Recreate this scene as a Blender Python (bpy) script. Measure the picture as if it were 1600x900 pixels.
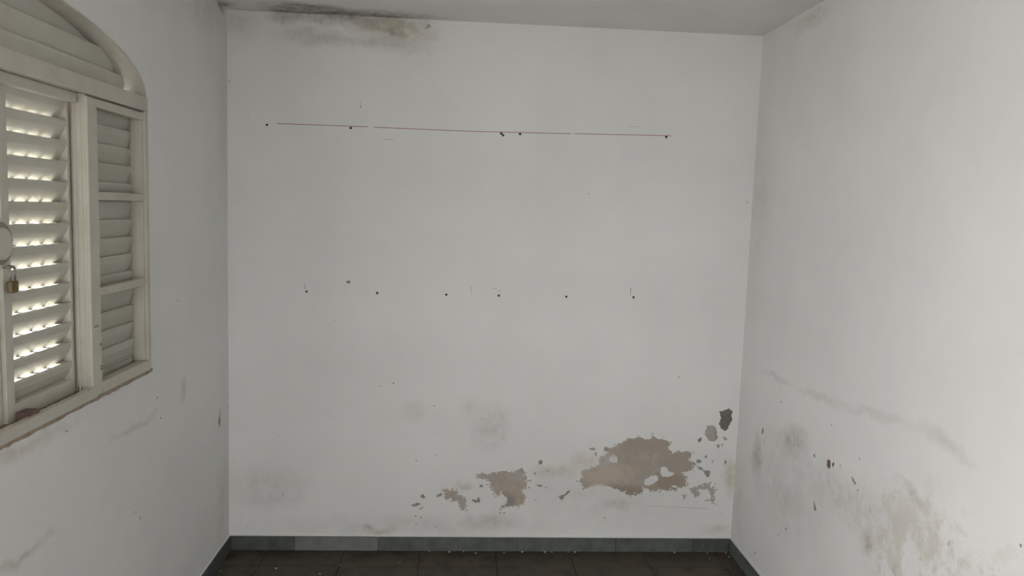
import bpy, bmesh, math, random
from mathutils import Matrix, Vector
from mathutils.geometry import delaunay_2d_cdt

scene = bpy.context.scene
for o in list(bpy.data.objects):
    bpy.data.objects.remove(o, do_unlink=True)
COL = scene.collection
RND = random.Random(7)

# ------------------------------------------------------------------ camera
def look(yaw, pitch, roll):
    cy, sy, cp, sp = math.cos(yaw), math.sin(yaw), math.cos(pitch), math.sin(pitch)
    f = Vector((sy*cp, cy*cp, sp)); r = Vector((cy, -sy, 0)); u = r.cross(f)
    c, s = math.cos(roll), math.sin(roll)
    return c*r + s*u, -s*r + c*u, f
cam_d = bpy.data.cameras.new('camera'); cam = bpy.data.objects.new('camera', cam_d); COL.objects.link(cam)
r_, u_, f_ = look(0.06458, -0.1008, 0.03328)
m = Matrix.Identity(4)
for i in range(3):
    m[i][0], m[i][1], m[i][2] = r_[i], u_[i], -f_[i]
m[0][3], m[1][3], m[2][3] = 1.1886, -3.938, 1.8179
cam.matrix_world = m
cam_d.sensor_width = 36.0; cam_d.lens = 1193.67*36/1600; cam_d.clip_start = 0.02
scene.camera = cam

# ------------------------------------------------------------------ daylight and exposure
wd = bpy.data.worlds.new('daylight'); scene.world = wd; wd.use_nodes = True
bg = wd.node_tree.nodes['Background']
bg.inputs[0].default_value = (1.0, 0.995, 0.985, 1); bg.inputs[1].default_value = 11.0
SIDE = (-4.34, -2.98, .70, 2.38)   # second window opening in the left wall, beside the camera: y0, y1, z0, z1
REAR = (.28, .70, 2.08)            # doorway in the rear wall, behind the camera: x0, x1, head height
WINC = -1.815                      # middle of the window along the left wall
def portal(name, loc, rot, sx, sy):
    l = bpy.data.lights.new(name, 'AREA'); l.shape = 'RECTANGLE'; l.size = sx; l.size_y = sy
    l.cycles.is_portal = True
    o = bpy.data.objects.new(name, l); COL.objects.link(o)
    o.location = loc; o.rotation_euler = rot
    return o
portal('side_window_daylight', (-0.16, (SIDE[0]+SIDE[1])/2, (SIDE[2]+SIDE[3])/2), (0, math.radians(-90), 0), SIDE[3]-SIDE[2], SIDE[1]-SIDE[0])
portal('doorway_daylight', ((REAR[0]+REAR[1])/2, -4.56, REAR[2]/2), (math.radians(90), 0, 0), REAR[1]-REAR[0], REAR[2])
vs = scene.view_settings
vs.view_transform = 'Standard'; vs.look = 'None'; vs.gamma = 1.0; vs.use_curve_mapping = False
vs.exposure = -0.04

W, H, L = 2.688, 2.75, 4.4         # room width, height, length
# ------------------------------------------------------------------ helpers
class MB:
    def __init__(s): s.v = []; s.f = []
    def box(s, x0, x1, y0, y1, z0, z1):
        if y0 > y1: y0, y1 = y1, y0
        n = len(s.v)
        s.v += [(x, y, z) for z in (z0, z1) for y in (y0, y1) for x in (x0, x1)]
        s.f += [tuple(n+i for i in q) for q in ((0,2,3,1),(4,5,7,6),(0,1,5,4),(2,6,7,3),(0,4,6,2),(1,3,7,5))]
        return s
    def rings(s, rings, closed=True, caps=True):
        n = len(s.v); k = len(rings[0])
        for r in rings: s.v += [tuple(p) for p in r]
        for i in range(len(rings)-1):
            for j in range(k if closed else k-1):
                a, b = n+i*k+j, n+i*k+(j+1) % k
                s.f.append((a, b, b+k, a+k))
        if caps:
            s.f.append(tuple(n+j for j in reversed(range(k))))
            s.f.append(tuple(n+(len(rings)-1)*k+j for j in range(k)))
        return s
    def prism(s, loops, place, t0, t1):
        """polygon with holes (first loop = outline), extruded from depth t0 to t1; place(u, v, t) -> point"""
        pts, edges, k = [], [], 0
        for lp in loops:
            c = len(lp); pts += [Vector((p[0], p[1])) for p in lp]
            edges += [(k+i, k+(i+1) % c) for i in range(c)]; k += c
        vo, _, tri = delaunay_2d_cdt(pts, edges, [], 0, 1e-7)[:3]
        def inside(x, y):
            r = False
            for lp in loops:
                for i in range(len(lp)):
                    (x0, y0), (x1, y1) = lp[i-1], lp[i]
                    if (y0 > y) != (y1 > y) and x < (x1-x0)*(y-y0)/(y1-y0)+x0: r = not r
            return r
        keep = [t for t in tri if inside(sum(vo[i].x for i in t)/3, sum(vo[i].y for i in t)/3)]
        n = len(s.v); N = len(vo)
        s.v += [place(p.x, p.y, t0) for p in vo] + [place(p.x, p.y, t1) for p in vo]
        seen = {}
        for t in keep:
            s.f.append(tuple(n+i for i in t)); s.f.append(tuple(n+N+i for i in reversed(t)))
            for i in range(3):
                e = (t[i], t[(i+1) % 3]); q = tuple(sorted(e)); seen[q] = None if q in seen else e
        for e in seen.values():
            if e: s.f.append((n+e[1], n+e[0], n+N+e[0], n+N+e[1]))
        return s
    def ribbon(s, prof, width, t):
        """thin folded sheet: prof = [(x, z)], width(x, z) -> (y0, y1), thickness t"""
        out = []
        for i, p in enumerate(prof):
            a = Vector(prof[max(i-1, 0)]); b = Vector(prof[min(i+1, len(prof)-1)])
            d = (b-a).normalized(); out.append((p[0]+d.y*t, p[1]-d.x*t))
        loop = list(prof) + out[::-1]
        y0s = [width(p[0], p[1])[0] for p in prof]; y1s = [width(p[0], p[1])[1] for p in prof]
        y0s += y0s[::-1]; y1s += y1s[::-1]
        k = len(loop); n = len(s.v); h = len(prof)
        s.v += [(loop[i][0], y0s[i], loop[i][1]) for i in range(k)] + [(loop[i][0], y1s[i], loop[i][1]) for i in range(k)]
        for i in range(k):
            j = (i+1) % k; s.f.append((n+i, n+j, n+k+j, n+k+i))
        for i in range(h-1):
            a, b, c, d = i, i+1, k-2-i, k-1-i
            s.f.append((n+a, n+d, n+c, n+b)); s.f.append((n+k+a, n+k+b, n+k+c, n+k+d))
        return s
    def tube(s, path, r, k=8):
        rings = []
        for i, p in enumerate(path):
            a = Vector(path[max(i-1, 0)]); b = Vector(path[min(i+1, len(path)-1)]); d = (b-a).normalized()
            u = d.cross(Vector((1, 0.02, 0.01))).normalized(); w = d.cross(u)
            rings.append([Vector(p)+u*(r*math.cos(2*math.pi*j/k))+w*(r*math.sin(2*math.pi*j/k)) for j in range(k)])
        return s.rings(rings)
    def lathe_x(s, cx, cy, cz, prof, k=28):
        """prof = [(x offset, radius)] turned about an axis along x"""
        rings = [[(cx+px, cy+pr*math.cos(2*math.pi*j/k), cz+pr*math.sin(2*math.pi*j/k)) for j in range(k)] for px, pr in prof]
        return s.rings(rings)
    def build(s, name, mat, parent=None, bevel=0, smooth=False):
        used = sorted({i for f in s.f for i in f}); ix = {v: i for i, v in enumerate(used)}
        me = bpy.data.meshes.new(name); me.from_pydata([s.v[i] for i in used], [], [tuple(ix[i] for i in f) for f in s.f]); me.update()
        bm = bmesh.new(); bm.from_mesh(me); bmesh.ops.recalc_face_normals(bm, faces=bm.faces); bm.to_mesh(me); bm.free()
        me.materials.append(mat)
        if smooth:
            for p in me.polygons: p.use_smooth = True
        o = bpy.data.objects.new(name, me); COL.objects.link(o)
        if parent: o.parent = parent
        if bevel:
            b = o.modifiers.new('edge', 'BEVEL'); b.width = bevel; b.segments = 2; b.limit_method = 'ANGLE'
        return o
def empty(name, loc=(0, 0, 0)):
    o = bpy.data.objects.new(name, None); COL.objects.link(o); o.location = loc; o.empty_display_size = .05; return o
def tag(o, label=None, cat=None, group=None, kind=None):
    for k, v in (('label', label), ('category', cat), ('group', group), ('kind', kind)):
        if v: o[k] = v
    return o
def put(o, root):
    """parent o to a root standing elsewhere, keeping o where it is"""
    o.parent = root; o.matrix_parent_inverse = Matrix.Translation(-root.location); return o
def jag(poly, levels=2, amp=.13, rnd=RND):
    for _ in range(levels):
        out = []
        for i, p in enumerate(poly):
            q = poly[(i+1) % len(poly)]; dx, dy = q[0]-p[0], q[1]-p[1]; k = rnd.uniform(-amp, amp); t = rnd.uniform(.4, .6)
            out += [p, (p[0]+dx*t-dy*k, p[1]+dy*t+dx*k)]
        poly = out
    return poly
def circle(c, r, k=12): return [(c[0]+r*math.cos(2*math.pi*i/k), c[1]+r*math.sin(2*math.pi*i/k)) for i in range(k)]
def grow(poly, d):
    cx = sum(p[0] for p in poly)/len(poly); cy = sum(p[1] for p in poly)/len(poly)
    x0, x1 = min(p[0] for p in poly)-d, max(p[0] for p in poly)+d; z0, z1 = min(p[1] for p in poly)-d, max(p[1] for p in poly)+d
    return [(x0, z0), (x1, z0), (x1, z1), (x0, z1)]

# ------------------------------------------------------------------ materials
def srgb(r, g, b):
    f = lambda c: (c/12.92 if c <= .04045 else ((c+.055)/1.055)**2.4)
    return (f(r/255), f(g/255), f(b/255), 1)
class NT:
    def __init__(s, name, rough=.6, spec=.3, metal=0):
        s.m = bpy.data.materials.new(name); s.m.use_nodes = True; s.t = s.m.node_tree; s.n = s.t.nodes
        s.b = s.n['Principled BSDF']; s.b.inputs['Roughness'].default_value = rough
        s.b.inputs['Specular IOR Level'].default_value = spec; s.b.inputs['Metallic'].default_value = metal
        s.co = s.n.new('ShaderNodeTexCoord').outputs['Object']
    def link(s, a, b): s.t.links.new(a, b)
    def noise(s, scale, detail=4, rough=.55, vec=None, dist=0):
        n = s.n.new('ShaderNodeTexNoise'); n.inputs['Scale'].default_value = scale; n.inputs['Detail'].default_value = detail
        n.inputs['Roughness'].default_value = rough; n.inputs['Distortion'].default_value = dist
        s.link(vec or s.co, n.inputs['Vector']); return n
    def math(s, op, a, b=None, clamp=False):
        n = s.n.new('ShaderNodeMath'); n.operation = op; n.use_clamp = clamp
        for i, x in enumerate((a, b)):
            if x is None: continue
            if isinstance(x, (int, float)): n.inputs[i].default_value = x
            else: s.link(x, n.inputs[i])
        return n.outputs[0]
    def ramp(s, x, lo, hi, a=0., b=1.):
        n = s.n.new('ShaderNodeMapRange'); s.link(x, n.inputs[0])
        for i, v in zip((1, 2, 3, 4), (lo, hi, a, b)): n.inputs[i].default_value = v
        n.clamp = True; return n.outputs[0]
    def mix(s, fac, a, b):
        n = s.n.new('ShaderNodeMix'); n.data_type = 'RGBA'
        for i, x in ((0, fac), (6, a), (7, b)):
            if isinstance(x, (tuple, int, float)): n.inputs[i].default_value = x
            else: s.link(x, n.inputs[i])
        return n.outputs[2]
    def warp(s, amp, scale):
        n = s.noise(scale, 3, .6)
        a = s.n.new('ShaderNodeVectorMath'); a.operation = 'SUBTRACT'; s.link(n.outputs['Color'], a.inputs[0]); a.inputs[1].default_value = (.5, .5, .5)
        b = s.n.new('ShaderNodeVectorMath'); b.operation = 'SCALE'; s.link(a.outputs[0], b.inputs[0]); b.inputs['Scale'].default_value = amp
        c = s.n.new('ShaderNodeVectorMath'); c.operation = 'ADD'; s.link(s.co, c.inputs[0]); s.link(b.outputs[0], c.inputs[1])
        return c.outputs[0]
    def blob(s, vec, c, r, rot=(0, 0, 0)):
        mp = s.n.new('ShaderNodeMapping'); mp.vector_type = 'TEXTURE'; s.link(vec, mp.inputs[0])
        mp.inputs[1].default_value = c; mp.inputs[2].default_value = rot; mp.inputs[3].default_value = r
        g = s.n.new('ShaderNodeTexGradient'); g.gradient_type = 'SPHERICAL'; s.link(mp.outputs[0], g.inputs[0])
        return g.outputs['Fac']
    def bump(s, h, strength, dist=.01, prev=None):
        n = s.n.new('ShaderNodeBump'); n.inputs['Strength'].default_value = strength; n.inputs['Distance'].default_value = dist
        s.link(h, n.inputs['Height'])
        if prev: s.link(prev, n.inputs['Normal'])
        return n.outputs[0]
    def out(s, col=None, normal=None):
        if col is not None:
            if isinstance(col, tuple): s.b.inputs['Base Color'].default_value = col
            else: s.link(col, s.b.inputs['Base Color'])
        if normal is not None: s.link(normal, s.b.inputs['Normal'])
        return s.m

def wall_paint(name, base, stains=(), extra=None):
    """old white emulsion: faint blotches, roller relief, and stains of given place and colour.
    stain = (centre, radii, rotation, colour, strength, grain scale, grain amount)"""
    t = NT(name, .75, .25)
    big = t.noise(1.3, 3, .6); mid = t.noise(7, 4, .65)
    dk = tuple(c*.93 for c in base[:3])+(1,)
    col = t.mix(t.ramp(big.outputs['Fac'], .35, .65), base, dk)
    wm = (base[0]*1.0, base[1]*.975, base[2]*.93, 1)
    col = t.mix(t.ramp(mid.outputs['Fac'], .5, .75, 0, .6), col, wm)
    w = t.warp(.10, 9); w2 = t.warp(.05, 30)
    gr = {}
    for c, r, rot, colr, st, gs, ga in stains:
        gs = min((10, 22, 50), key=lambda q: abs(math.log(q/gs)))
        if gs not in gr: gr[gs] = t.noise(gs, 5, .7).outputs['Fac']
        f = t.blob(w if max(r) > .12 else w2, c, r, rot)
        f = t.ramp(f, 0, .8)
        g = t.ramp(gr[gs], .5-.2*ga, .5+.2*ga) if ga > 0 else None
        f = t.math('MULTIPLY', f, st, True)
        if g is not None:
            f = t.math('MULTIPLY', f, t.math('ADD', t.math('MULTIPLY', g, min(ga, 1.)), 1-min(ga, 1.)), True)
        col = t.mix(f, col, colr)
    nb = t.bump(t.noise(2.2, 2, .5).outputs['Fac'], .35, .02)
    nb = t.bump(t.noise(28, 2, .6).outputs['Fac'], .12, .004, nb)
    nb = t.bump(t.noise(240, 1, .6).outputs['Fac'], .10, .001, nb)
    if extra: col, nb = extra(t, col, nb)
    return t.out(col, nb)
def simple(name, col, rough=.5, spec=.4, metal=0, var=.12, scale=18, bump=.0):
    t = NT(name, rough, spec, metal)
    n = t.noise(scale, 6, .65)
    dk = tuple(c*(1-var*2) for c in col[:3])+(1,)
    c = t.mix(t.ramp(n.outputs['Fac'], .4, .72), col, dk)
    return t.out(c, t.bump(n.outputs['Fac'], bump, .003) if bump else None)

GREY = (.30, .29, .25, 1); OLIVE = (.20, .19, .12, 1); BEIGE = (.55, .49, .38, 1); DAMP = (.47, .45, .42, 1); TAN = (.50, .43, .33, 1)
MOLD = (.12, .11, .085, 1)
WHITE = (.81, .81, .80, 1)
M_back = wall_paint('white_paint_back', WHITE, [
    ((.60, 0, 2.74), (.46, .3, .05), (0, 0, 0), GREY, 1.0, 26, .8),
    ((.80, 0, 2.70), (.28, .3, .08), (0, .12, 0), TAN, 1.0, 20, .6),
    ((.80, 0, 2.685), (.07, .3, .03), (0, .2, 0), GREY, .8, 50, .8),
    ((.28, 0, 2.72), (.10, .3, .05), (0, 0, 0), OLIVE, .5, 40, .8),
    ((.985, 0, 2.715), (.014, .3, .010), (0, 0, 0), MOLD, .8, 60, .3),
    ((.40, 0, 2.64), (.22, .3, .05), (0, 0, 0), DAMP, .7, 9, .6),
    ((.74, 0, 2.62), (.35, .3, .05), (0, .05, 0), DAMP, .65, 9, .6),
    ((.05, 0, 2.70), (.15, .3, .10), (0, 0, 0), TAN, .45, 12, .5),
    ((1.36, 0, .67), (.12, .3, .15), (0, .2, 0), DAMP, .6, 22, 1.),
    ((1.24, 0, .78), (.06, .3, .08), (0, .3, 0), BEIGE, .35, 22, .6),
    ((2.668, 0, .41), (.055, .3, .14), (0, 0, 0), (.46, .43, .27, 1), .6, 20, .5),
    ((2.62, 0, .12), (.10, .3, .05), (0, 0, 0), (.46, .43, .29, 1), .5, 30, .6),
    ((1.37, 0, .16), (.20, .3, .06), (0, 0, 0), DAMP, .7, 22, .7),
    ((.77, 0, .10), (.10, .3, .035), (0, 0, 0), TAN, .8, 40, .6),
    ((.73, 0, .125), (.04, .3, .015), (0, .5, 0), GREY, .7, 60, .7),
    ((.95, 0, .76), (.08, .3, .07), (0, 0, 0), BEIGE, .35, 18, .5),
    ((1.70, 0, .44), (.16, .3, .05), (0, 0, 0), BEIGE, .6, 18, .5),
    ((1.86, 0, .50), (.10, .3, .07), (0, 0, 0), BEIGE, .55, 18, .6),
    ((1.22, 0, .36), (.07, .3, .03), (0, 0, 0), TAN, .6, 30, .6),
    ((2.05, 0, .27), (.12, .3, .04), (0, 0, 0), DAMP, .6, 30, .7),
    ((.20, 0, .34), (.28, .3, .16), (0, 0, 0), DAMP, .5, 8, .8),
    ((1.95, 0, .30), (.7, .3, .22), (0, 0, 0), DAMP, .35, 12, .9),
    ((.9, 0, .12), (1.1, .3, .09), (0, 0, 0), DAMP, .35, 10, .8),
    ((2.0, 0, .53), (.06, .3, .05), (0, 0, 0), DAMP, .6, 30, .5),
])
M_left = wall_paint('white_paint_left', WHITE, [
    ((0, -.147, .74), (.2, .030, .050), (0, 0, 0), GREY, 1.0, 60, .2),
    ((0, -.147, .735), (.2, .020, .028), (0, 0, 0), OLIVE, 1.0, 60, .3),
    ((0, -.634, 1.016), (.2, .045, .07), (0, 0, 0), TAN, .6, 40, .7),
    ((0, -1.10, .98), (.2, .28, .020), (0, 0, 0), TAN, .55, 20, .8),
    ((0, -1.85, .83), (.2, .24, .022), (0, 0, 0), TAN, .6, 20, .7),
    ((0, -.09, 2.75), (.2, .06, .05), (0, 0, 0), OLIVE, 1.0, 60, .5),
    ((0, -.35, 2.70), (.2, .35, .16), (0, 0, 0), TAN, .4, 9, .7),
    ((0, -.05, 2.2), (.2, .14, .6), (0, 0, 0), TAN, .3, 6, .8),
    ((0, -1.9, 1.13), (.2, .5, .035), (0, 0, 0), TAN, .55, 16, .8),
    ((0, -.10, .30), (.2, .14, .3), (0, 0, 0), TAN, .4, 9, .7),
])
def right_extra(t, col, nb):
    w = t.warp(.16, 5)
    area = t.ramp(t.blob(w, (W, -1.75, .72), (.4, .62, .30)), 0, .45)
    n = t.noise(8, 6, .66, dist=.15)
    fl = t.math('MULTIPLY', area, t.ramp(n.outputs['Fac'], .50, .60))
    col = t.mix(t.math('MULTIPLY', fl, .6), col, (.62, .58, .50, 1))
    n2 = t.noise(13, 6, .72, dist=.2)
    ed = t.math('MULTIPLY', area, t.ramp(n2.outputs['Fac'], .58, .68))
    col = t.mix(t.math('MULTIPLY', ed, .65), col, (.42, .40, .36, 1))
    nb = t.bump(t.math('MULTIPLY', area, n.outputs['Fac']), .6, .02, nb)
    return col, nb
M_right = wall_paint('white_paint_right', WHITE, [
    ((W, -.45, 1.067), (.3, .22, .026), (.0, 0, 0), DAMP, .36, 14, .5),
    ((W, -.90, 1.085), (.3, .28, .026), (-.05, 0, 0), DAMP, .36, 14, .5),
    ((W, -1.33, 1.13), (.3, .28, .026), (-.12, 0, 0), DAMP, .34, 14, .5),
    ((W, -1.72, 1.155), (.3, .20, .035), (.1, 0, 0), DAMP, .4, 14, .5),
    ((W, -.68, .83), (.3, .20, .09), (-.3, 0, 0), DAMP, .85, 16, .7),
    ((W, -.28, .62), (.3, .09, .16), (0, 0, 0), DAMP, .85, 16, .6),
    ((W, -.62, .60), (.3, .5, .28), (0, 0, 0), DAMP, .5, 12, 1.),
    ((W, -1.15, .75), (.3, .45, .13), (0, 0, 0), DAMP, .55, 22, 1.),
    ((W, -1.6, .93), (.3, .12, .03), (.3, 0, 0), DAMP, .8, 30, .8),
    ((W, -1.35, .66), (.3, .06, .07), (0, 0, 0), TAN, .7, 30, .6),
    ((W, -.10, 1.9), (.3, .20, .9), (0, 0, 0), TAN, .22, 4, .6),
    ((W, -.55, 2.70), (.3, .22, .05), (0, 0, 0), TAN, .5, 30, .8),
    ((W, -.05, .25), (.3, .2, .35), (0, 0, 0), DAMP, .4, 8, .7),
], right_extra)
M_ceil = wall_paint('white_paint_ceiling', (.80, .795, .78, 1), [
    ((.62, -.03, H), (.48, .14, .3), (0, 0, 0), GREY, 1.2, 16, .5),
    ((.40, -.10, H), (.26, .14, .3), (0, 0, 0), GREY, 1.1, 22, .6),
    ((.27, -.02, H), (.07, .05, .3), (0, 0, 0), OLIVE, 1.0, 40, .5),
    ((.46, -.03, H), (.30, .035, .3), (0, 0, -.06), MOLD, 1.0, 60, .7),
    ((.44, -.14, H), (.20, .03, .3), (0, 0, .1), MOLD, .6, 60, .8),
    ((.80, -.01, H), (.20, .02, .3), (0, 0, 0), MOLD, .8, 60, .8),
    ((.02, -.10, H), (.06, .06, .3), (0, 0, 0), OLIVE, 1.0, 50, .5),
    ((.15, -.02, H), (.18, .03, .3), (0, 0, 0), TAN, .7, 20, .6),
])
M_plain = wall_paint('white_paint_plain', WHITE)
def plaster(name, a, b, c, blobs=(), chalk=(.62, .60, .56, 1)):
    t = NT(name, .9, .15)
    n1 = t.noise(7, 6, .6); n2 = t.noise(19, 8, .7, dist=.5); n3 = t.noise(70, 6, .75)
    col = t.mix(t.ramp(n1.outputs['Fac'], .44, .56), a, b)
    w = t.warp(.07, 14)
    for ce_, ra, colr, st in blobs:
        col = t.mix(t.math('MULTIPLY', t.ramp(t.blob(w, ce_, ra), 0, .6), st), col, colr)
    col = t.mix(t.ramp(n2.outputs['Fac'], .53, .64, 0, .75), col, c)
    col = t.mix(t.ramp(n3.outputs['Fac'], .63, .70, 0, .8), col, chalk)
    nb = t.bump(n2.outputs['Fac'], .5, .006); nb = t.bump(n3.outputs['Fac'], .3, .002, nb)
    return t.out(col, nb)
M_pl1 = plaster('bare_plaster', (.48, .41, .345, 1), (.42, .38, .335, 1), (.38, .325, .27, 1), [
    ((2.20, 0, .60), (.24, .3, .07), (.385, .345, .30, 1), .8), ((2.38, 0, .50), (.14, .3, .10), (.41, .36, .305, 1), .8),
    ((1.98, 0, .42), (.18, .3, .07), (.54, .465, .395, 1), .9), ((2.33, 0, .38), (.14, .3, .07), (.36, .295, .235, 1), .9), ((2.10, 0, .335), (.16, .3, .05), (.33, .28, .235, 1), 1.),
    ((1.96, 0, .50), (.08, .3, .05), (.52, .50, .47, 1), .9), ((1.46, 0, .28), (.05, .3, .05), (.30, .28, .25, 1), .9), ((1.50, 0, .41), (.09, .3, .05), (.46, .44, .405, 1), .9), ((1.33, 0, .41), (.07, .3, .03), (.43, .415, .385, 1), .9), ((1.21, 0, .26), (.05, .3, .07), (.45, .425, .39, 1), .9)])
M_pl2 = plaster('bare_grey_render', (.34, .31, .275, 1), (.29, .27, .245, 1), (.25, .22, .19, 1))
M_pl3 = plaster('pale_bare_plaster', (.47, .42, .37, 1), (.43, .40, .36, 1), (.37, .33, .29, 1))
M_pl4 = plaster('dark_bare_render', (.20, .185, .165, 1), (.165, .15, .135, 1), (.14, .12, .105, 1))
M_red = plaster('reddish_render', (.20, .12, .10, 1), (.17, .11, .095, 1), (.15, .10, .09, 1))
M_core = simple('masonry', (.32, .29, .25, 1), .9, .1)
M_hole = simple('dark_hole_shade', (.035, .03, .027, 1), .95, .05)  # near-black colour puts the shade inside drill holes into their lining
M_grime = simple('dark_speck', (.12, .108, .095, 1), .8, .1)
M_scr = simple('grey_scratch', (.30, .29, .27, 1), .8, .1)
M_scrp = simple('faint_scratch', (.60, .59, .56, 1), .8, .1)
M_redline = simple('red_chalk', (.42, .15, .12, 1), .8, .1, var=.25, scale=30)
M_filler = simple('grey_filler', (.26, .255, .24, 1), .8, .1)
t = NT('cream_enamel', .42, .4)
n = t.noise(9, 6, .65); n2 = t.noise(45, 6, .7)
c = t.mix(t.ramp(n.outputs['Fac'], .38, .68), (.565, .54, .47, 1), (.51, .475, .405, 1))
c = t.mix(t.ramp(n2.outputs['Fac'], .66, .74, 0, .6), c, (.36, .31, .25, 1))
M_en = t.out(c, t.bump(n2.outputs['Fac'], .08, .002))
t = NT('cream_enamel_slat', .38, .4)
n = t.noise(5, 5, .6)
c = t.mix(t.ramp(n.outputs['Fac'], .35, .68), (.58, .565, .50, 1), (.53, .505, .43, 1))
M_slat = t.out(c)
t = NT('sill_dirt', .9, .1)
n = t.noise(22, 8, .7)
M_dirt = t.out(t.mix(t.ramp(n.outputs['Fac'], .38, .66), (.27, .19, .13, 1), (.16, .115, .085, 1)), t.bump(n.outputs['Fac'], .6, .004))
M_mortar = simple('dirty_mortar', (.42, .34, .27, 1), .9, .1, var=.2, scale=30, bump=.5)
M_wood = simple('brown_block_wood', (.20, .14, .12, 1), .75, .2, var=.2, scale=40, bump=.3)
M_grimy = simple('grimy_enamel', (.33, .30, .25, 1), .6, .3, var=.2, scale=60)
M_brass = simple('tarnished_brass', (.20, .145, .08, 1), .5, .5, .6, .2, 60)
M_steel = simple('dull_steel', (.33, .31, .28, 1), .4, .5, .8, .2, 60)
M_screw_shade = simple('dark_screw_and_gap_shade', (.07, .06, .05, 1), .6, .3)  # dark screws; also stands for shade behind the arch slats
t = NT('window_glass', .02); t.n.remove(t.b)
tr = t.n.new('ShaderNodeBsdfTransparent'); tr.inputs[0].default_value = (.985, .99, .985, 1)
gl = t.n.new('ShaderNodeBsdfGlossy'); gl.inputs['Roughness'].default_value = .03; 
mx = t.n.new('ShaderNodeMixShader'); mx.inputs[0].default_value = .035; t.link(tr.outputs[0], mx.inputs[1]); t.link(gl.outputs[0], mx.inputs[2])
t.link(mx.outputs[0], t.n['Material Output'].inputs[0]); M_glass = t.m
def slate(name, a, b, c, rough):
    t = NT(name, rough, .4)
    oi = t.n.new('ShaderNodeObjectInfo').outputs['Random']
    n1 = t.noise(5, 7, .7, dist=.5); n2 = t.noise(34, 6, .7); n4 = t.noise(9, 6, .7, dist=1.)
    col = t.mix(t.ramp(n1.outputs['Fac'], .44, .56), a, b)
    col = t.mix(t.ramp(n4.outputs['Fac'], .48, .60, 0, .8), col, tuple(x*.5 for x in c[:3])+(1,))
    col = t.mix(t.math('MULTIPLY', oi, .5), col, c)
    col = t.mix(t.ramp(n2.outputs['Fac'], .60, .78, 0, .5), col, tuple(x*1.8 for x in a[:3])+(1,))
    return t.out(col, t.bump(n1.outputs['Fac'], .25, .004))
M_tile = slate('polished_slate_floor', (.060, .054, .036, 1), (.078, .057, .040, 1), (.042, .040, .026, 1), .55)
M_grout = simple('floor_grout', (.06, .05, .038, 1), .9, .1)
M_sk = [simple('slate_skirting_dark', (.100, .112, .106, 1), .5, .35, var=.22, scale=14),
        simple('slate_skirting_pale', (.20, .21, .195, 1), .55, .3, var=.12, scale=18),
        simple('slate_skirting_mid', (.125, .138, .13, 1), .5, .35, var=.22, scale=14)]
M_conc = simple('outside_concrete', (.58, .57, .55, 1), .9, .1)
M_crumb = simple('plaster_crumb', (.62, .58, .51, 1), .9, .1)

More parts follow.
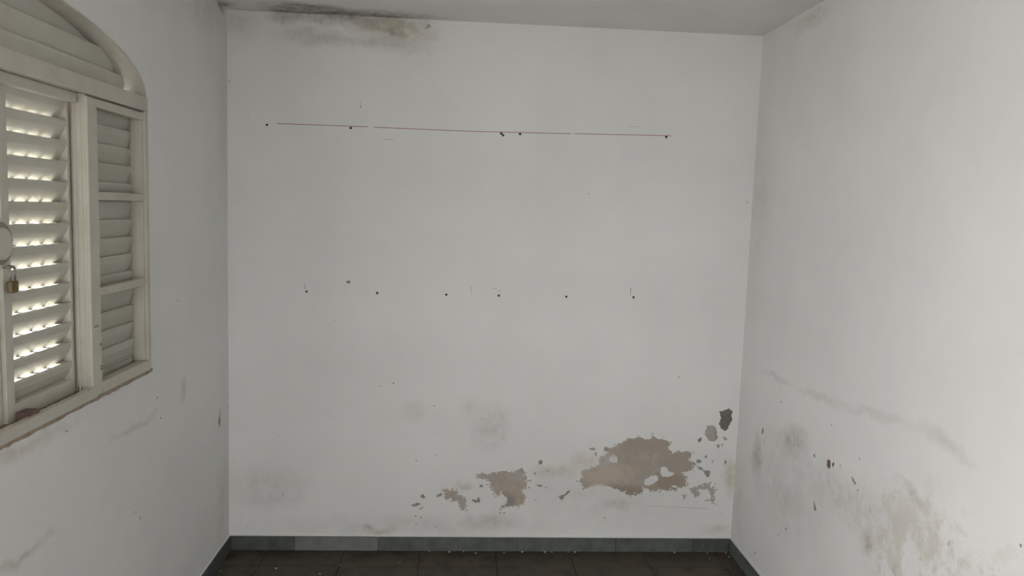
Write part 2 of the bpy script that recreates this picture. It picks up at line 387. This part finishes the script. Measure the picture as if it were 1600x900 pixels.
# ------------------------------------------------------------------ measured outlines (metres on the walls)
PATCHES = [[(1.839, 0.387), (1.846, 0.439), (1.862, 0.458), (1.883, 0.453), (1.904, 0.466), (1.933, 0.475), (1.94, 0.509), (1.947, 0.527), (1.973, 0.531), (1.991, 0.546), (1.967, 0.561), (1.97, 0.583), (1.983, 0.575), (2.021, 0.581), (2.037, 0.597), (2.071, 0.606), (2.087, 0.628), (2.112, 0.625), (2.137, 0.634), (2.163, 0.631), (2.197, 0.625), (2.218, 0.63), (2.226, 0.646), (2.248, 0.63), (2.282, 0.622), (2.313, 0.614), (2.316, 0.575), (2.337, 0.553), (2.371, 0.567), (2.397, 0.557), (2.435, 0.559), (2.441, 0.533), (2.43, 0.511), (2.465, 0.499), (2.46, 0.473), (2.45, 0.451), (2.429, 0.448), (2.399, 0.446), (2.404, 0.433), (2.422, 0.424), (2.419, 0.389), (2.425, 0.363), (2.4, 0.354), (2.358, 0.341), (2.315, 0.34), (2.28, 0.342), (2.251, 0.335), (2.22, 0.344), (2.194, 0.358), (2.186, 0.348), (2.183, 0.321), (2.153, 0.312), (2.123, 0.312), (2.093, 0.319), (2.067, 0.331), (2.049, 0.346), (2.019, 0.355), (1.993, 0.361), (1.963, 0.371), (1.929, 0.371), (1.9, 0.36), (1.884, 0.344), (1.867, 0.344), (1.857, 0.366)], [(2.577, 0.781), (2.606, 0.79), (2.631, 0.802), (2.654, 0.787), (2.651, 0.752), (2.645, 0.718), (2.63, 0.683), (2.613, 0.676), (2.595, 0.687), (2.581, 0.717), (2.592, 0.743), (2.586, 0.768)], [(2.507, 0.655), (2.517, 0.703), (2.551, 0.706), (2.569, 0.691), (2.575, 0.661), (2.585, 0.639), (2.573, 0.623), (2.53, 0.623), (2.516, 0.647)], [(2.598, 0.644), (2.624, 0.644), (2.64, 0.63), (2.617, 0.622)], [(2.47, 0.624), (2.491, 0.638), (2.492, 0.62), (2.475, 0.61)], [(2.575, 0.6), (2.596, 0.6), (2.593, 0.58), (2.58, 0.583)], [(2.468, 0.488), (2.496, 0.473), (2.532, 0.456), (2.551, 0.452), (2.549, 0.426), (2.534, 0.417), (2.52, 0.438), (2.489, 0.46)], [(2.47, 0.509), (2.494, 0.514), (2.499, 0.501), (2.473, 0.497)], [(2.448, 0.35), (2.473, 0.364), (2.502, 0.377), (2.536, 0.382), (2.549, 0.386), (2.555, 0.36), (2.58, 0.378), (2.586, 0.343), (2.585, 0.29), (2.595, 0.264), (2.573, 0.277), (2.542, 0.281), (2.533, 0.29), (2.559, 0.294), (2.552, 0.334), (2.538, 0.355), (2.504, 0.351), (2.491, 0.342), (2.502, 0.311), (2.472, 0.302), (2.457, 0.328)], [(1.712, 0.295), (1.741, 0.307), (1.77, 0.322), (1.786, 0.337), (1.795, 0.326), (1.762, 0.304), (1.751, 0.282), (1.738, 0.291)], [(2.514, 0.534), (2.527, 0.543), (2.53, 0.53), (2.519, 0.523)], [(2.627, 0.514), (2.637, 0.51), (2.632, 0.485), (2.626, 0.492)], [(1.882, 0.565), (1.895, 0.573), (1.92, 0.569), (1.908, 0.556)], [(1.915, 0.544), (1.929, 0.551), (1.927, 0.528), (1.919, 0.526)], [(2.606, 0.605), (2.613, 0.601), (2.61, 0.587), (2.605, 0.592)], [(2.402, 0.319), (2.426, 0.322), (2.42, 0.297), (2.411, 0.288)], [(2.555, 0.509), (2.565, 0.513), (2.564, 0.491), (2.559, 0.496)], [(1.284, 0.42), (1.329, 0.425), (1.363, 0.425), (1.396, 0.434), (1.429, 0.439), (1.463, 0.43), (1.496, 0.444), (1.529, 0.457), (1.542, 0.436), (1.551, 0.418), (1.552, 0.388), (1.573, 0.391), (1.573, 0.383), (1.555, 0.375), (1.556, 0.35), (1.537, 0.338), (1.524, 0.334), (1.546, 0.311), (1.551, 0.285), (1.544, 0.259), (1.519, 0.241), (1.486, 0.245), (1.452, 0.238), (1.427, 0.229), (1.419, 0.238), (1.443, 0.253), (1.451, 0.288), (1.442, 0.305), (1.42, 0.322), (1.408, 0.296), (1.4, 0.309), (1.374, 0.335), (1.358, 0.356), (1.364, 0.378), (1.347, 0.395), (1.314, 0.394), (1.287, 0.398)], [(1.112, 0.332), (1.137, 0.337), (1.166, 0.328), (1.178, 0.333), (1.191, 0.329), (1.196, 0.307), (1.212, 0.303), (1.232, 0.295), (1.235, 0.251), (1.227, 0.217), (1.21, 0.221), (1.197, 0.238), (1.197, 0.273), (1.167, 0.272), (1.126, 0.276), (1.117, 0.302)], [(0.944, 0.249), (0.969, 0.256), (0.99, 0.26), (1.002, 0.249), (0.978, 0.242), (0.957, 0.236)], [(0.986, 0.228), (1.007, 0.241), (1.003, 0.228), (0.995, 0.219)], [(0.993, 0.292), (1.009, 0.31), (1.022, 0.293), (1.006, 0.284)], [(1.063, 0.297), (1.092, 0.31), (1.107, 0.315), (1.105, 0.298), (1.084, 0.291)], [(1.267, 0.282), (1.292, 0.278), (1.3, 0.295), (1.308, 0.291), (1.307, 0.265), (1.276, 0.267)], [(1.603, 0.369), (1.628, 0.368), (1.644, 0.357), (1.629, 0.352), (1.607, 0.363)], [(1.615, 0.497), (1.632, 0.504), (1.635, 0.48), (1.62, 0.479)], [(1.648, 0.352), (1.667, 0.355), (1.663, 0.345)], [(0.987, 0.185), (1.004, 0.185), (1.0, 0.174)], [(0.966, 0.191), (0.977, 0.189), (0.972, 0.182)], [(1.302, 0.364), (1.323, 0.366), (1.325, 0.351), (1.307, 0.347)], [(1.596, 0.436), (1.603, 0.435), (1.602, 0.419), (1.597, 0.423)], [(1.659, 0.444), (1.676, 0.446), (1.672, 0.435)], [(1.411, 0.211), (1.445, 0.214), (1.449, 0.208), (1.42, 0.205)]]
ISLANDS = [[(2.196, 0.4), (2.225, 0.422), (2.263, 0.422), (2.269, 0.401), (2.244, 0.379), (2.215, 0.365), (2.193, 0.374)], [(2.278, 0.466), (2.308, 0.471), (2.322, 0.449), (2.357, 0.437), (2.344, 0.423), (2.293, 0.418), (2.279, 0.44)], [(1.994, 0.523), (2.014, 0.541), (2.039, 0.521), (2.038, 0.489), (2.012, 0.493), (1.992, 0.508)], [(2.335, 0.362), (2.356, 0.371), (2.378, 0.367), (2.365, 0.356), (2.348, 0.36)]]
HOLES = [(0.193, 2.203), (0.606, 2.204), (1.362, 2.206), (1.372, 2.198), (1.458, 2.207), (2.213, 2.222), (0.392, 1.372), (0.75, 1.374), (1.104, 1.375), (1.376, 1.377), (1.729, 1.381), (2.084, 1.387)]
GREYSPOT = (0.604, 1.426)
LINES = [[(0.24, 2.211), (0.692, 2.213)], [(0.72, 2.212), (1.206, 2.211), (1.718, 2.219)], [(1.735, 2.22), (2.239, 2.229)]]
SCR = [[(0.384, 1.413), (0.386, 1.387)], [(2.067, 1.439), (2.067, 1.398)], [(1.231, 1.423), (1.233, 1.376)], [(0.769, 2.156), (0.824, 2.152)], [(1.337, 1.414), (1.367, 1.415)], [(1.371, 1.4), (1.39, 1.406)], [(0.652, 2.338), (0.653, 2.31)], [(2.014, 2.266), (2.07, 2.268)], [(2.211, 0.256), (2.557, 0.241)]]
SPB = [(0.102, 2.253), (0.653, 2.311), (0.011, 2.408), (0.842, 0.904), (0.537, 0.722), (0.03, 0.481), (0.276, 0.301), (0.059, 0.179), (0.093, 0.126), (1.07, 0.519), (1.079, 0.13), (0.974, 0.146), (2.35, 0.966), (1.986, 0.186), (0.004, 1.226), (0.533, 1.226), (2.493, 2.75), (2.66, 1.903), (1.824, 1.917), (1.056, 0.787), (1.057, 0.739), (1.059, 0.643), (1.424, 0.617), (0.001, 0.817), (0.001, 0.766), (-0.003, 0.177), (0.776, 0.888), (0.259, 0.617), (0.967, 0.489), (1.605, 0.279), (2.63, 0.216)]
SPL = [(-0.359, 0.66), (-0.298, 0.429), (-0.339, 0.194), (-0.249, 0.494), (-1.597, 1.108), (-1.124, 0.66), (-1.086, 0.621), (-0.88, 0.95), (-0.909, 1.039), (-0.546, 1.154), (-0.682, 1.396)]
SPR = [(-0.525, 0.971), (-1.013, 1.002), (-0.884, 0.831), (-0.082, 0.349), (-1.247, 0.816), (-1.106, 0.863), (-1.242, 0.938), (-0.592, 0.354), (-0.667, 0.417), (-2.073, 0.977), (-0.342, 0.15)]
PATR = [[(-0.995, 0.848), (-1.021, 0.858), (-1.029, 0.841), (-1.02, 0.82), (-1.001, 0.821)], [(-1.04, 0.853), (-1.057, 0.86), (-1.053, 0.843), (-1.04, 0.837)], [(-0.316, 0.78), (-0.338, 0.795), (-0.348, 0.774), (-0.333, 0.753), (-0.317, 0.758)], [(-0.905, 0.639), (-0.92, 0.642), (-0.941, 0.619), (-0.93, 0.606), (-0.911, 0.614)], [(-0.345, 0.718), (-0.381, 0.763), (-0.39, 0.762), (-0.36, 0.72)], [(-0.876, 0.833), (-0.893, 0.839), (-0.894, 0.828), (-0.882, 0.822)], [(-1.191, 0.849), (-1.21, 0.851), (-1.235, 0.837), (-1.218, 0.828), (-1.201, 0.838)]]
CRUMB = [(1.049, -0.013), (1.154, -0.02), (1.229, -0.011), (1.294, -0.034), (1.444, -0.025), (1.544, -0.016), (1.666, -0.007), (1.792, 0.002), (1.829, 0.01), (1.703, 0.041), (2.554, -0.021), (2.545, -0.083), (2.657, -0.012), (2.681, -0.066), (0.904, -0.148), (0.599, -0.172), (0.521, -0.268), (0.296, -0.216), (2.372, -0.015), (1.448, -0.025), (0.033, -0.244), (0.039, -0.304)]
# ------------------------------------------------------------------ room shell
pb = lambda u, v, t: (u, t, v)               # on the back wall, depth into the wall
pl = lambda u, v, t: (-t, u, v)              # on the left wall
pr = lambda u, v, t: (W+t, u, v)             # on the right wall
rect = lambda a, b, c, d: [(a, c), (b, c), (b, d), (a, d)]

def damaged_wall(name, place, u0, u1, paint, patches, mats, holes=(), islands=(), mark=None):
    """wall = masonry + paint coat broken open at each bare patch (the bare render lies 2.5 mm deeper)"""
    loops = [jag(p, 3 if len(p) > 12 else 2, .21) for p in patches]; circ = [circle(h, .0060) for h in holes]
    wall = MB().prism([rect(u0, u1, 0, H)] + circ, place, .0045, .035)
    wall.prism([rect(u0, u1, 0, H)], place, .0352, .16)
    wall = tag(wall.build(name, M_core), kind='structure')
    chips, flakes = [], MB(); rr = random.Random(21)
    for p in loops:                                   # ragged rim: tiny chips outside the edge, tiny flakes left inside it
        if len(p) < 90: continue
        cx, cz = sum(q[0] for q in p)/len(p), sum(q[1] for q in p)/len(p)
        for q in p:
            if rr.random() > .22: continue
            d = Vector((q[0]-cx, q[1]-cz)).normalized(); k = rr.uniform(-.010, .014); r = rr.uniform(.0022, .0058)
            c = (q[0]+d.x*k, q[1]+d.y*k)
            lp = [(c[0]+r*rr.uniform(.5, 1.5)*math.cos(a), c[1]+r*rr.uniform(.4, 1.3)*math.sin(a)) for a in [i*math.pi/3.5 for i in range(7)]]
            if k > 0: chips.append(lp)
            else: flakes.prism([lp], place, .0004, .0023)
    MB().prism([rect(u0, u1, 0, H)] + loops + chips + circ, place, 0, .0022).build('paint_coat', paint, wall)
    if flakes.v: tag(flakes.build('paint_flakes', paint, wall), kind='stuff')
    ext = lambda p: (max(q[0] for q in p)-min(q[0] for q in p))*(max(q[1] for q in p)-min(q[1] for q in p))
    for k, (p, mt) in enumerate(sorted(zip(patches, mats), key=lambda q: ext(q[0]))):
        t0 = .0023+.00005*k
        MB().prism([grow(p, .024 if len(p) > 14 else .004)], place, t0, t0+.0003).build('bare_patch', mt, wall)
    for isl in islands:
        MB().prism([jag(isl)], place, .0002, .0023).build('paint_flake', paint, wall)
    for c in circ:
        cc = circle((sum(p[0] for p in c)/12, sum(p[1] for p in c)/12), .0058)
        MB().rings([[place(u, v, .0005) for u, v in cc], [place(u, v, .033) for u, v in cc]], caps=False) \
            .prism([cc], place, .031, .033).build('drill_hole', M_hole, wall)
    return wall
def specks(name, pts, place, parent, mat, r0, r1, seed):
    rr = random.Random(seed); b = MB()
    for u, v in pts:
        r = rr.uniform(r0, r1); lp = [(u+r*rr.uniform(.6, 1.2)*math.cos(a), v+r*rr.uniform(.7, 1.5)*math.sin(a)) for a in [i*math.pi/4 for i in range(8)]]
        b.prism([lp], place, -.0006, .0002)
    return tag(b.build(name, mat, parent), kind='stuff')
def strip(b, path, w, place):
    for p, q in zip(path[:-1], path[1:]):
        d = Vector((q[0]-p[0], q[1]-p[1])).normalized(); n = Vector((-d.y, d.x))*w/2
        b.prism([[(p[0]+n.x, p[1]+n.y), (p[0]-n.x, p[1]-n.y), (q[0]-n.x, q[1]-n.y), (q[0]+n.x, q[1]+n.y)]], place, -.0004, .0002)
    return b

mb_ = [M_pl1, M_pl2, M_pl2, M_pl3, M_pl2, M_pl2, M_pl2, M_pl2, M_pl3, M_pl2, M_pl2, M_pl2, M_pl3, M_pl3, M_pl2, M_pl3, M_pl2,
       M_pl1, M_pl1] + [M_pl2]*14
mb_[1] = M_pl4; mb_[2] = M_pl3
wb = damaged_wall('wall_back', pb, 0.0, W, M_back, PATCHES, mb_, HOLES, ISLANDS)
for ln in LINES:
    strip(MB(), ln, .0030, pb).build('red_line', M_redline, wb)['label'] = 'thin red line drawn across the white wall'
MB().prism([jag(rect(GREYSPOT[0]-.009, GREYSPOT[0]+.009, GREYSPOT[1]-.007, GREYSPOT[1]+.007), 1)], pb, -.0006, .0002).build('filler_spot', M_filler, wb)
for i, s in enumerate(SCR):
    strip(MB(), s, .0028, pb).build('scratch', M_scr if i in (0, 1) else M_scrp, wb)
specks('dirt_specks', [q for q in SPB if .008 < q[0] < W-.01 and q[1] < H-.008], pb, wb, M_grime, .0018, .0034, 3)
wr = damaged_wall('wall_right', pr, -L, 0.16, M_right, PATR, [M_red, M_red, M_pl2, M_filler, M_pl2, M_pl2, M_scr])
specks('dirt_specks', [q for q in SPR if q[0] < -.02], pr, wr, M_scr, .003, .0055, 5)

# left wall with the arched window opening and the doorway beside it
def arch(a, b, z, n=28): return [(WINC+a*math.cos(math.pi*i/n), z+b*math.sin(math.pi*i/n)) for i in range(n+1)]
WA, WBH, WZ0, WZ1 = .845, .205, 1.165, 2.19
win_loop = [(WINC-WA, WZ0), (WINC+WA, WZ0)] + arch(WA, WBH, WZ1)
outer = [(0.16, 0), (0.16, H), (-L, H), (-L, 0)]
wl = tag(MB().prism([outer, win_loop, rect(*SIDE)], pl, 0, .15).build('wall_left', M_left), kind='structure')
specks('dirt_specks', SPL + [(-.012, .817), (-.012, .766), (-.014, 1.226), (-.01, .18)], pl, wl, M_grime, .0022, .0042, 9)
chip = [(WINC+WA*1.012*math.cos(a), WZ1+WBH*1.04*math.sin(a)) for a in [math.pi*i/40 for i in range(41)]]
chin = [(WINC+WA*math.cos(a), WZ1+WBH*math.sin(a)) for a in [math.pi*i/40 for i in range(41)]]
MB().prism([chip + chin[::-1]], pl, -.0015, .004).build('arch_edge', M_plain, wl)
wrear = tag(MB().prism([[(-.15, 0), (REAR[0], 0), (REAR[0], REAR[2]), (REAR[1], REAR[2]), (REAR[1], 0), (W+.16, 0), (W+.16, H), (-.15, H)]], lambda u, v, t: (u, -L-t, v), 0, .15).build('wall_rear', M_plain), kind='structure')
ce = tag(MB().box(-.15, W+.16, -L-.15, .16, H, H+.12).build('ceiling', M_ceil), kind='structure')
fl = tag(MB().box(-.15, W+.16, -L-.15, .16, -.14, -.010).build('floor', M_grout), kind='structure')
gx, gy = [0.0] + [.2+.4*i for i in range(7)] + [W], [-L] + [-.19-.4*i for i in range(10, -1, -1)] + [0]
tm = {}
for i in range(len(gx)-1):
    for j in range(len(gy)-1):
        a, b, c_, d = gx[i]+.0015, gx[i+1]-.0015, gy[j]+.0015, gy[j+1]-.0015
        MB().box(a, b, c_, d, -.012, RND.uniform(-.0012, 0)).build('tile', M_tile, fl, bevel=.001)
gnd = tag(MB().box(-9, 6, -12, 6, -.30, -.15).build('ground', M_conc), kind='structure')

gw = MB().box(-2.75, -2.6, -2.75, 3, -.15, 1.7)
tag(gw.build('daylight_block_wall', M_conc), kind='structure')  # added unseen wall, limits the daylight reaching the louvred window
tag(MB().box(-.85, -.15, -7, 3, 2.52, 2.62).build('daylight_block_eave', M_conc), kind='structure')  # added unseen overhang, keeps high sky light out of the openings
# skirting of slate pieces
def skirt(name, place, cuts, mats, bead=True):
    root = tag(empty(name), kind='structure')
    for (a, b), k in zip(zip(cuts[:-1], cuts[1:]), mats):
        MB().prism([rect(a+.0012, b-.0012, 0.0002, .074+RND.uniform(-.001, .001))], place, -.012+RND.uniform(-.0008, .0008), -.0001).build('skirting_tile', M_sk[k], root, bevel=.0012)
    MB().prism([rect(cuts[0], cuts[-1], .0752, .0815)], place, -.008, -.0001).build('white_lit_ledge', M_plain, root, bevel=.002)  # white strip for the skirting's paint-smeared top ledge, its lit edge included
    return root
skirt('baseboard_back', pb, [0.013, .342, .775, 1.199, 1.518, 2.051, 2.476, W-.013], [0, 1, 2, 2, 2, 2, 0])
skirt('baseboard_right', pr, [-4.39, -3.9, -3.5, -3.05, -2.6, -2.2, -1.75, -1.3, -.9, -.46, -.001], [1, 0, 2, 0, 1, 2, 0, 2, 0, 2])
skirt('baseboard_left', pl, [-4.39, -3.75, -3.3, -2.9, -2.5, -2.05, -1.6, -1.2, -.78, -.36, -.001], [2, 0, 2, 0, 2, 1, 0, 2, 2, 0][:10])

# ------------------------------------------------------------------ window
win = tag(empty('window_1', (0, WINC, WZ0)), kind='structure')
Y = lambda s, d: WINC + s*d
def part(b, name, mat, parent=None, **k):
    o = b.build(name, mat, None, **k)
    if parent is None: return put(o, win)
    o.parent = parent
    return o
TOP0 = 2.114; PITCH = .0631
SL = [(-.0535, -.001), (-.0505, 0), (-.0500, -.005), (-.056, -.026), (-.0785, -.0630), (-.080, -.0645)]
def slat(parent, T, s, d0, d1, dx=0, slots=None, k=1.):
    y0, y1 = sorted((Y(s, d0), Y(s, d1)))
    b = MB().ribbon([(-.05+(x+.05)*k+dx, T+z) for x, z in SL], lambda x, z: (y0, y1), .0012)
    if slots:
        b.box(-.0615+dx, -.0530+dx, y0, y1, T-.0660, T-.0636)
        for a, e in slots:
            b.box(-.080+dx, -.0616+dx, Y(s, d0+a), Y(s, d0+e), T-.0660, T-.0636)
    else:
        b.box(-.05-.03*k+dx, -.05-.003*k+dx, y0, y1, T-.0660, T-.0636)
    return part(b, 'slat', M_slat, parent)
# frame of the whole window
tr_ = MB().box(-.075, .004, Y(1, -.845), Y(1, .845), 2.137, 2.19); part(tr_, 'transom', M_en, bevel=.002)
part(MB().box(-.060, -.022, Y(1, -.378), Y(1, .374), 2.106, 2.136), 'head_rail', M_en, bevel=.0015)
for s in (1, -1):
    part(MB().box(-.10, .003, Y(s, .822), Y(s, .845), WZ0, 2.1365), 'jamb', M_en, bevel=.0015)
    m_ = MB().box(-.046, -.006, Y(s, .385), Y(s, .400), 1.205, 2.1365)
    m_.box(-.040, -.034, Y(s, .381), Y(s, .386), 1.19, 2.1365).box(-.024, -.017, Y(s, .382), Y(s, .386), 1.19, 2.1365)
    part(m_, 'mullion', M_en, bevel=.0012)
    part(MB().box(-.100, -.0865, Y(s, .345), Y(s, .47), 1.17, 2.126), 'light_block_strip', M_en)  # added behind the sash gaps to stop outside light leaking in
part(MB().box(-.10, -.0865, Y(1, -.385), Y(1, .362), 2.098, 2.1365), 'light_block_strip', M_en)  # same added light stop, along the sash tops
part(MB().box(-.105, -.0125, Y(1, -.822), Y(1, .822), 1.165, 1.188), 'sill_track', M_dirt)
part(MB().prism([[(Y(1, -.40), 1.169), (Y(1, .40), 1.169)] + [(Y(1, .40-.01*i), 1.2035+RND.uniform(-.0014, .0008)) for i in range(81)]], pl, -.009, .012), 'sill_lip', M_en, bevel=.001)
part(MB().prism([[(Y(1, -.845+.0212*i), 1.156+RND.uniform(-.003, .002)) for i in range(81)] + [(Y(1, .856-.0212*i), 1.1688) for i in range(81)]], pl, -.004, .03), 'mortar_joint', M_mortar)
# glazed side lights with fixed louvres behind them
for s in (1, -1):
    g = MB().box(-.034, .002, Y(s, .386), Y(s, .452), 1.168, 2.131)
    g = part(g, 'glazed_panel', M_en, bevel=.003)
    put2 = lambda b, n, m, **k: b.build(n, m, g, **k)
    put2(MB().box(-.034, .000, Y(s, .452), Y(s, .822), 2.103, 2.131), 'top_rail', M_en, bevel=.002)
    put2(MB().box(-.034, .004, Y(s, .452), Y(s, .822), 1.168, 1.207), 'bottom_rail', M_en, bevel=.002)
    put2(MB().box(-.046, -.006, Y(s, .808), Y(s, .8215), 1.207, 2.103), 'stile', M_en, bevel=.0015)
    for z in (1.821, 1.507): put2(MB().box(-.028, -.002, Y(s, .452), Y(s, .808), z-.0135, z+.0135), 'glazing_bar', M_en, bevel=.002)
    for z0, z1 in ((1.207, 1.4935), (1.5205, 1.8075), (1.8345, 2.103)):
        put2(MB().box(-.032, -.0295, Y(s, .4525), Y(s, .8075), z0+.0005, z1-.0005), 'pane', M_glass)
    lf = part(MB().box(-.0865, -.0845, Y(s, .47), Y(s, .822), 1.189, 2.136).box(-.084, -.048, Y(s, .392), Y(s, .402), 1.189, 2.136).box(-.084, -.048, Y(s, .815), Y(s, .8215), 1.189, 2.1), 'fixed_louvre', M_en)
    for k in range(14):
        slat(lf, TOP0+.010-.0640*k, s, .404, .8135, .006, None, .6)
    part(MB().box(-.082, -.050, Y(s, .408), Y(s, .806), 1.189, 1.221), 'louvre_bottom_rail', M_en)
# sliding louvred sashes in the middle
for s, dx, d0 in ((1, 0, .004), (-1, -.010, .0)):
    f = MB().box(-.086+dx, -.046+dx, Y(s, d0), Y(s, .042), 1.1885, 2.114 if s > 0 else 2.10)
    f = part(f, 'louvred_sash', M_en, bevel=.0015)
    def sp(b, n, m, **k):
        o = b.build(n, m, None, **k); o.parent = f; return o
    sp(MB().box(-.086+dx, -.050+dx, Y(s, .363), Y(s, .378), 1.1885, 2.108), 'stile', M_en, bevel=.001)
    sp(MB().box(-.084+dx, -.047+dx, Y(s, .042), Y(s, .363), 1.1885, 1.236), 'bottom_rail', M_en, bevel=.0015)
    for k in range(14):
        slat(f, TOP0-PITCH*k, s, .0425, .3627, dx, [(0, .012), (.066, .082), (.136, .152), (.206, .222), (.276, .3202)] if k < 13 else None)
# arched louvre above the transom
al = part(MB().prism([[(Y(1, .86*math.cos(a)), WZ1-.005+.222*math.sin(a)) for a in [math.pi*i/30 for i in range(31)]]], pl, .092, .095), 'arch_louvre_shade_sheet', M_screw_shade)  # dark sheet behind the slats, its colour standing for shade in the gaps
part(MB().prism([arch(WA-.0005, WBH-.0005, WZ1) + arch(WA-.005, WBH-.005, WZ1)[::-1]], pl, .001, .0915), 'arch_lining', M_en)
def arch_w(x, z):
    q = max(0.0, 1-((z-WZ1)/WBH)**2); w = max(.02, WA*math.sqrt(q)-.006-max(0, -.064-x)*.75); return (WINC-w, WINC+w)
for T in (2.258, 2.3255, 2.3925):
    pf = []
    P = [(-.064, 0), (-.0655, -.008), (-.084, -.0655)]
    for (x0, z0), (x1, z1) in zip(P[:-1], P[1:]):
        for i in range(4): pf.append((x0+(x1-x0)*i/4, T+z0+(z1-z0)*i/4))
    pf.append((P[-1][0], max(T+P[-1][1], WZ1+.001)))
    part(MB().ribbon(pf, arch_w, .0015), 'slat', M_slat, al)
# round pull on the meeting stile, cup on the side light
kb = part(MB().lathe_x(-.045, -1.827, 1.686, [(0, .058), (.004, .058), (.006, .054), (.006, .04)], 36), 'pull_plate', M_grimy, smooth=False)
kn = part(MB().lathe_x(-.039, -1.835, 1.686, [(0, .043), (.010, .043), (.013, .038), (.014, .01)], 36), 'round_pull', M_en)
for z in (1.692,):
    part(MB().lathe_x(-.040, -1.779, z, [(0, .004), (.003, .004), (.004, .002)], 10), 'screw', M_screw_shade)
cp_ = [(-1.374, 1.731)] + [(-1.374+.034*math.cos(a), 1.6945+.0365*math.sin(a)) for a in [math.pi/2-math.pi*i/16 for i in range(1, 16)]] + [(-1.374, 1.658)]
part(MB().prism([cp_], pl, .006, .022), 'catch_plate', M_slat, bevel=.002)
part(MB().box(-.006, -.001, -1.366, -1.360, 1.692, 1.705).box(-.006, -.001, -1.372, -1.362, 1.688, 1.692), 'latch_slot', M_screw_shade)
for y, z in ((-1.372, 1.335), (-1.372, 1.262), (-1.372, 1.253)):
    part(MB().lathe_x(.0015, y, z, [(0, .004), (.0015, .003)], 8), 'screw_hole', M_screw_shade)
part(MB().box(.0005, .003, -1.412, -1.385, 1.396, 1.402), 'paint_chip', M_scr)

# padlock hanging from the hasp
part(MB().tube([(-.046, -1.812, 1.622), (-.030, -1.810, 1.622), (-.026, -1.800, 1.622), (-.030, -1.790, 1.622), (-.046, -1.788, 1.622)], .0035), 'hasp', M_steel, smooth=True)
pk = tag(empty('padlock', (-.027, -1.80, 1.552)), 'small tarnished brass padlock hanging on the louvred window sash', 'padlock')
put(MB().box(-.034, -.020, -1.8185, -1.7835, 1.552, 1.584).build('lock_body', M_brass, None, bevel=.003), pk)
put(MB().tube([(-.027, -1.8125, 1.580)] + [(-.027, -1.8125, 1.608)] + [(-.027, -1.801-.0115*math.cos(a), 1.612+.0115*math.sin(a)) for a in [math.pi*i/10 for i in range(1, 10)]] + [(-.027, -1.7895, 1.608), (-.027, -1.7895, 1.580)], .0028).build('shackle', M_steel, None, smooth=True), pk)
wbk = MB()
wbk.rings([[(-.045, -1.778, z), (-.006, -1.784, z), (-.004, -1.732, z), (-.043, -1.728, z)] for z in (1.1885, 1.213)])
wbk = tag(wbk.build('wood_block', M_wood, None, bevel=.0015), 'small reddish brown block lying in the window sill track', 'block')

# ------------------------------------------------------------------ crumbs on the floor
cl = [(x, y) for x, y in CRUMB]
bmc = bmesh.new(); bmesh.ops.create_icosphere(bmc, subdivisions=1, radius=1)
for v in bmc.verts: v.co *= RND.uniform(.7, 1.2)
mc = bpy.data.meshes.new('plaster_crumb'); bmc.to_mesh(mc); bmc.free(); mc.materials.append(M_crumb)
for x, y in cl:
    y = min(y-.006, -.022); x = min(max(x, .03), W-.03)
    o = bpy.data.objects.new('plaster_crumb', mc); COL.objects.link(o); r = RND.uniform(.003, .0062)
    o.scale = (r*RND.uniform(.9, 1.6), r, r*.55); o.location = (x, y, r*.45); o.rotation_euler = (0, 0, RND.uniform(0, 3))
    tag(o, 'tiny pale plaster crumb on the dark floor along the back wall', 'crumb', 'plaster crumbs fallen along the skirting')
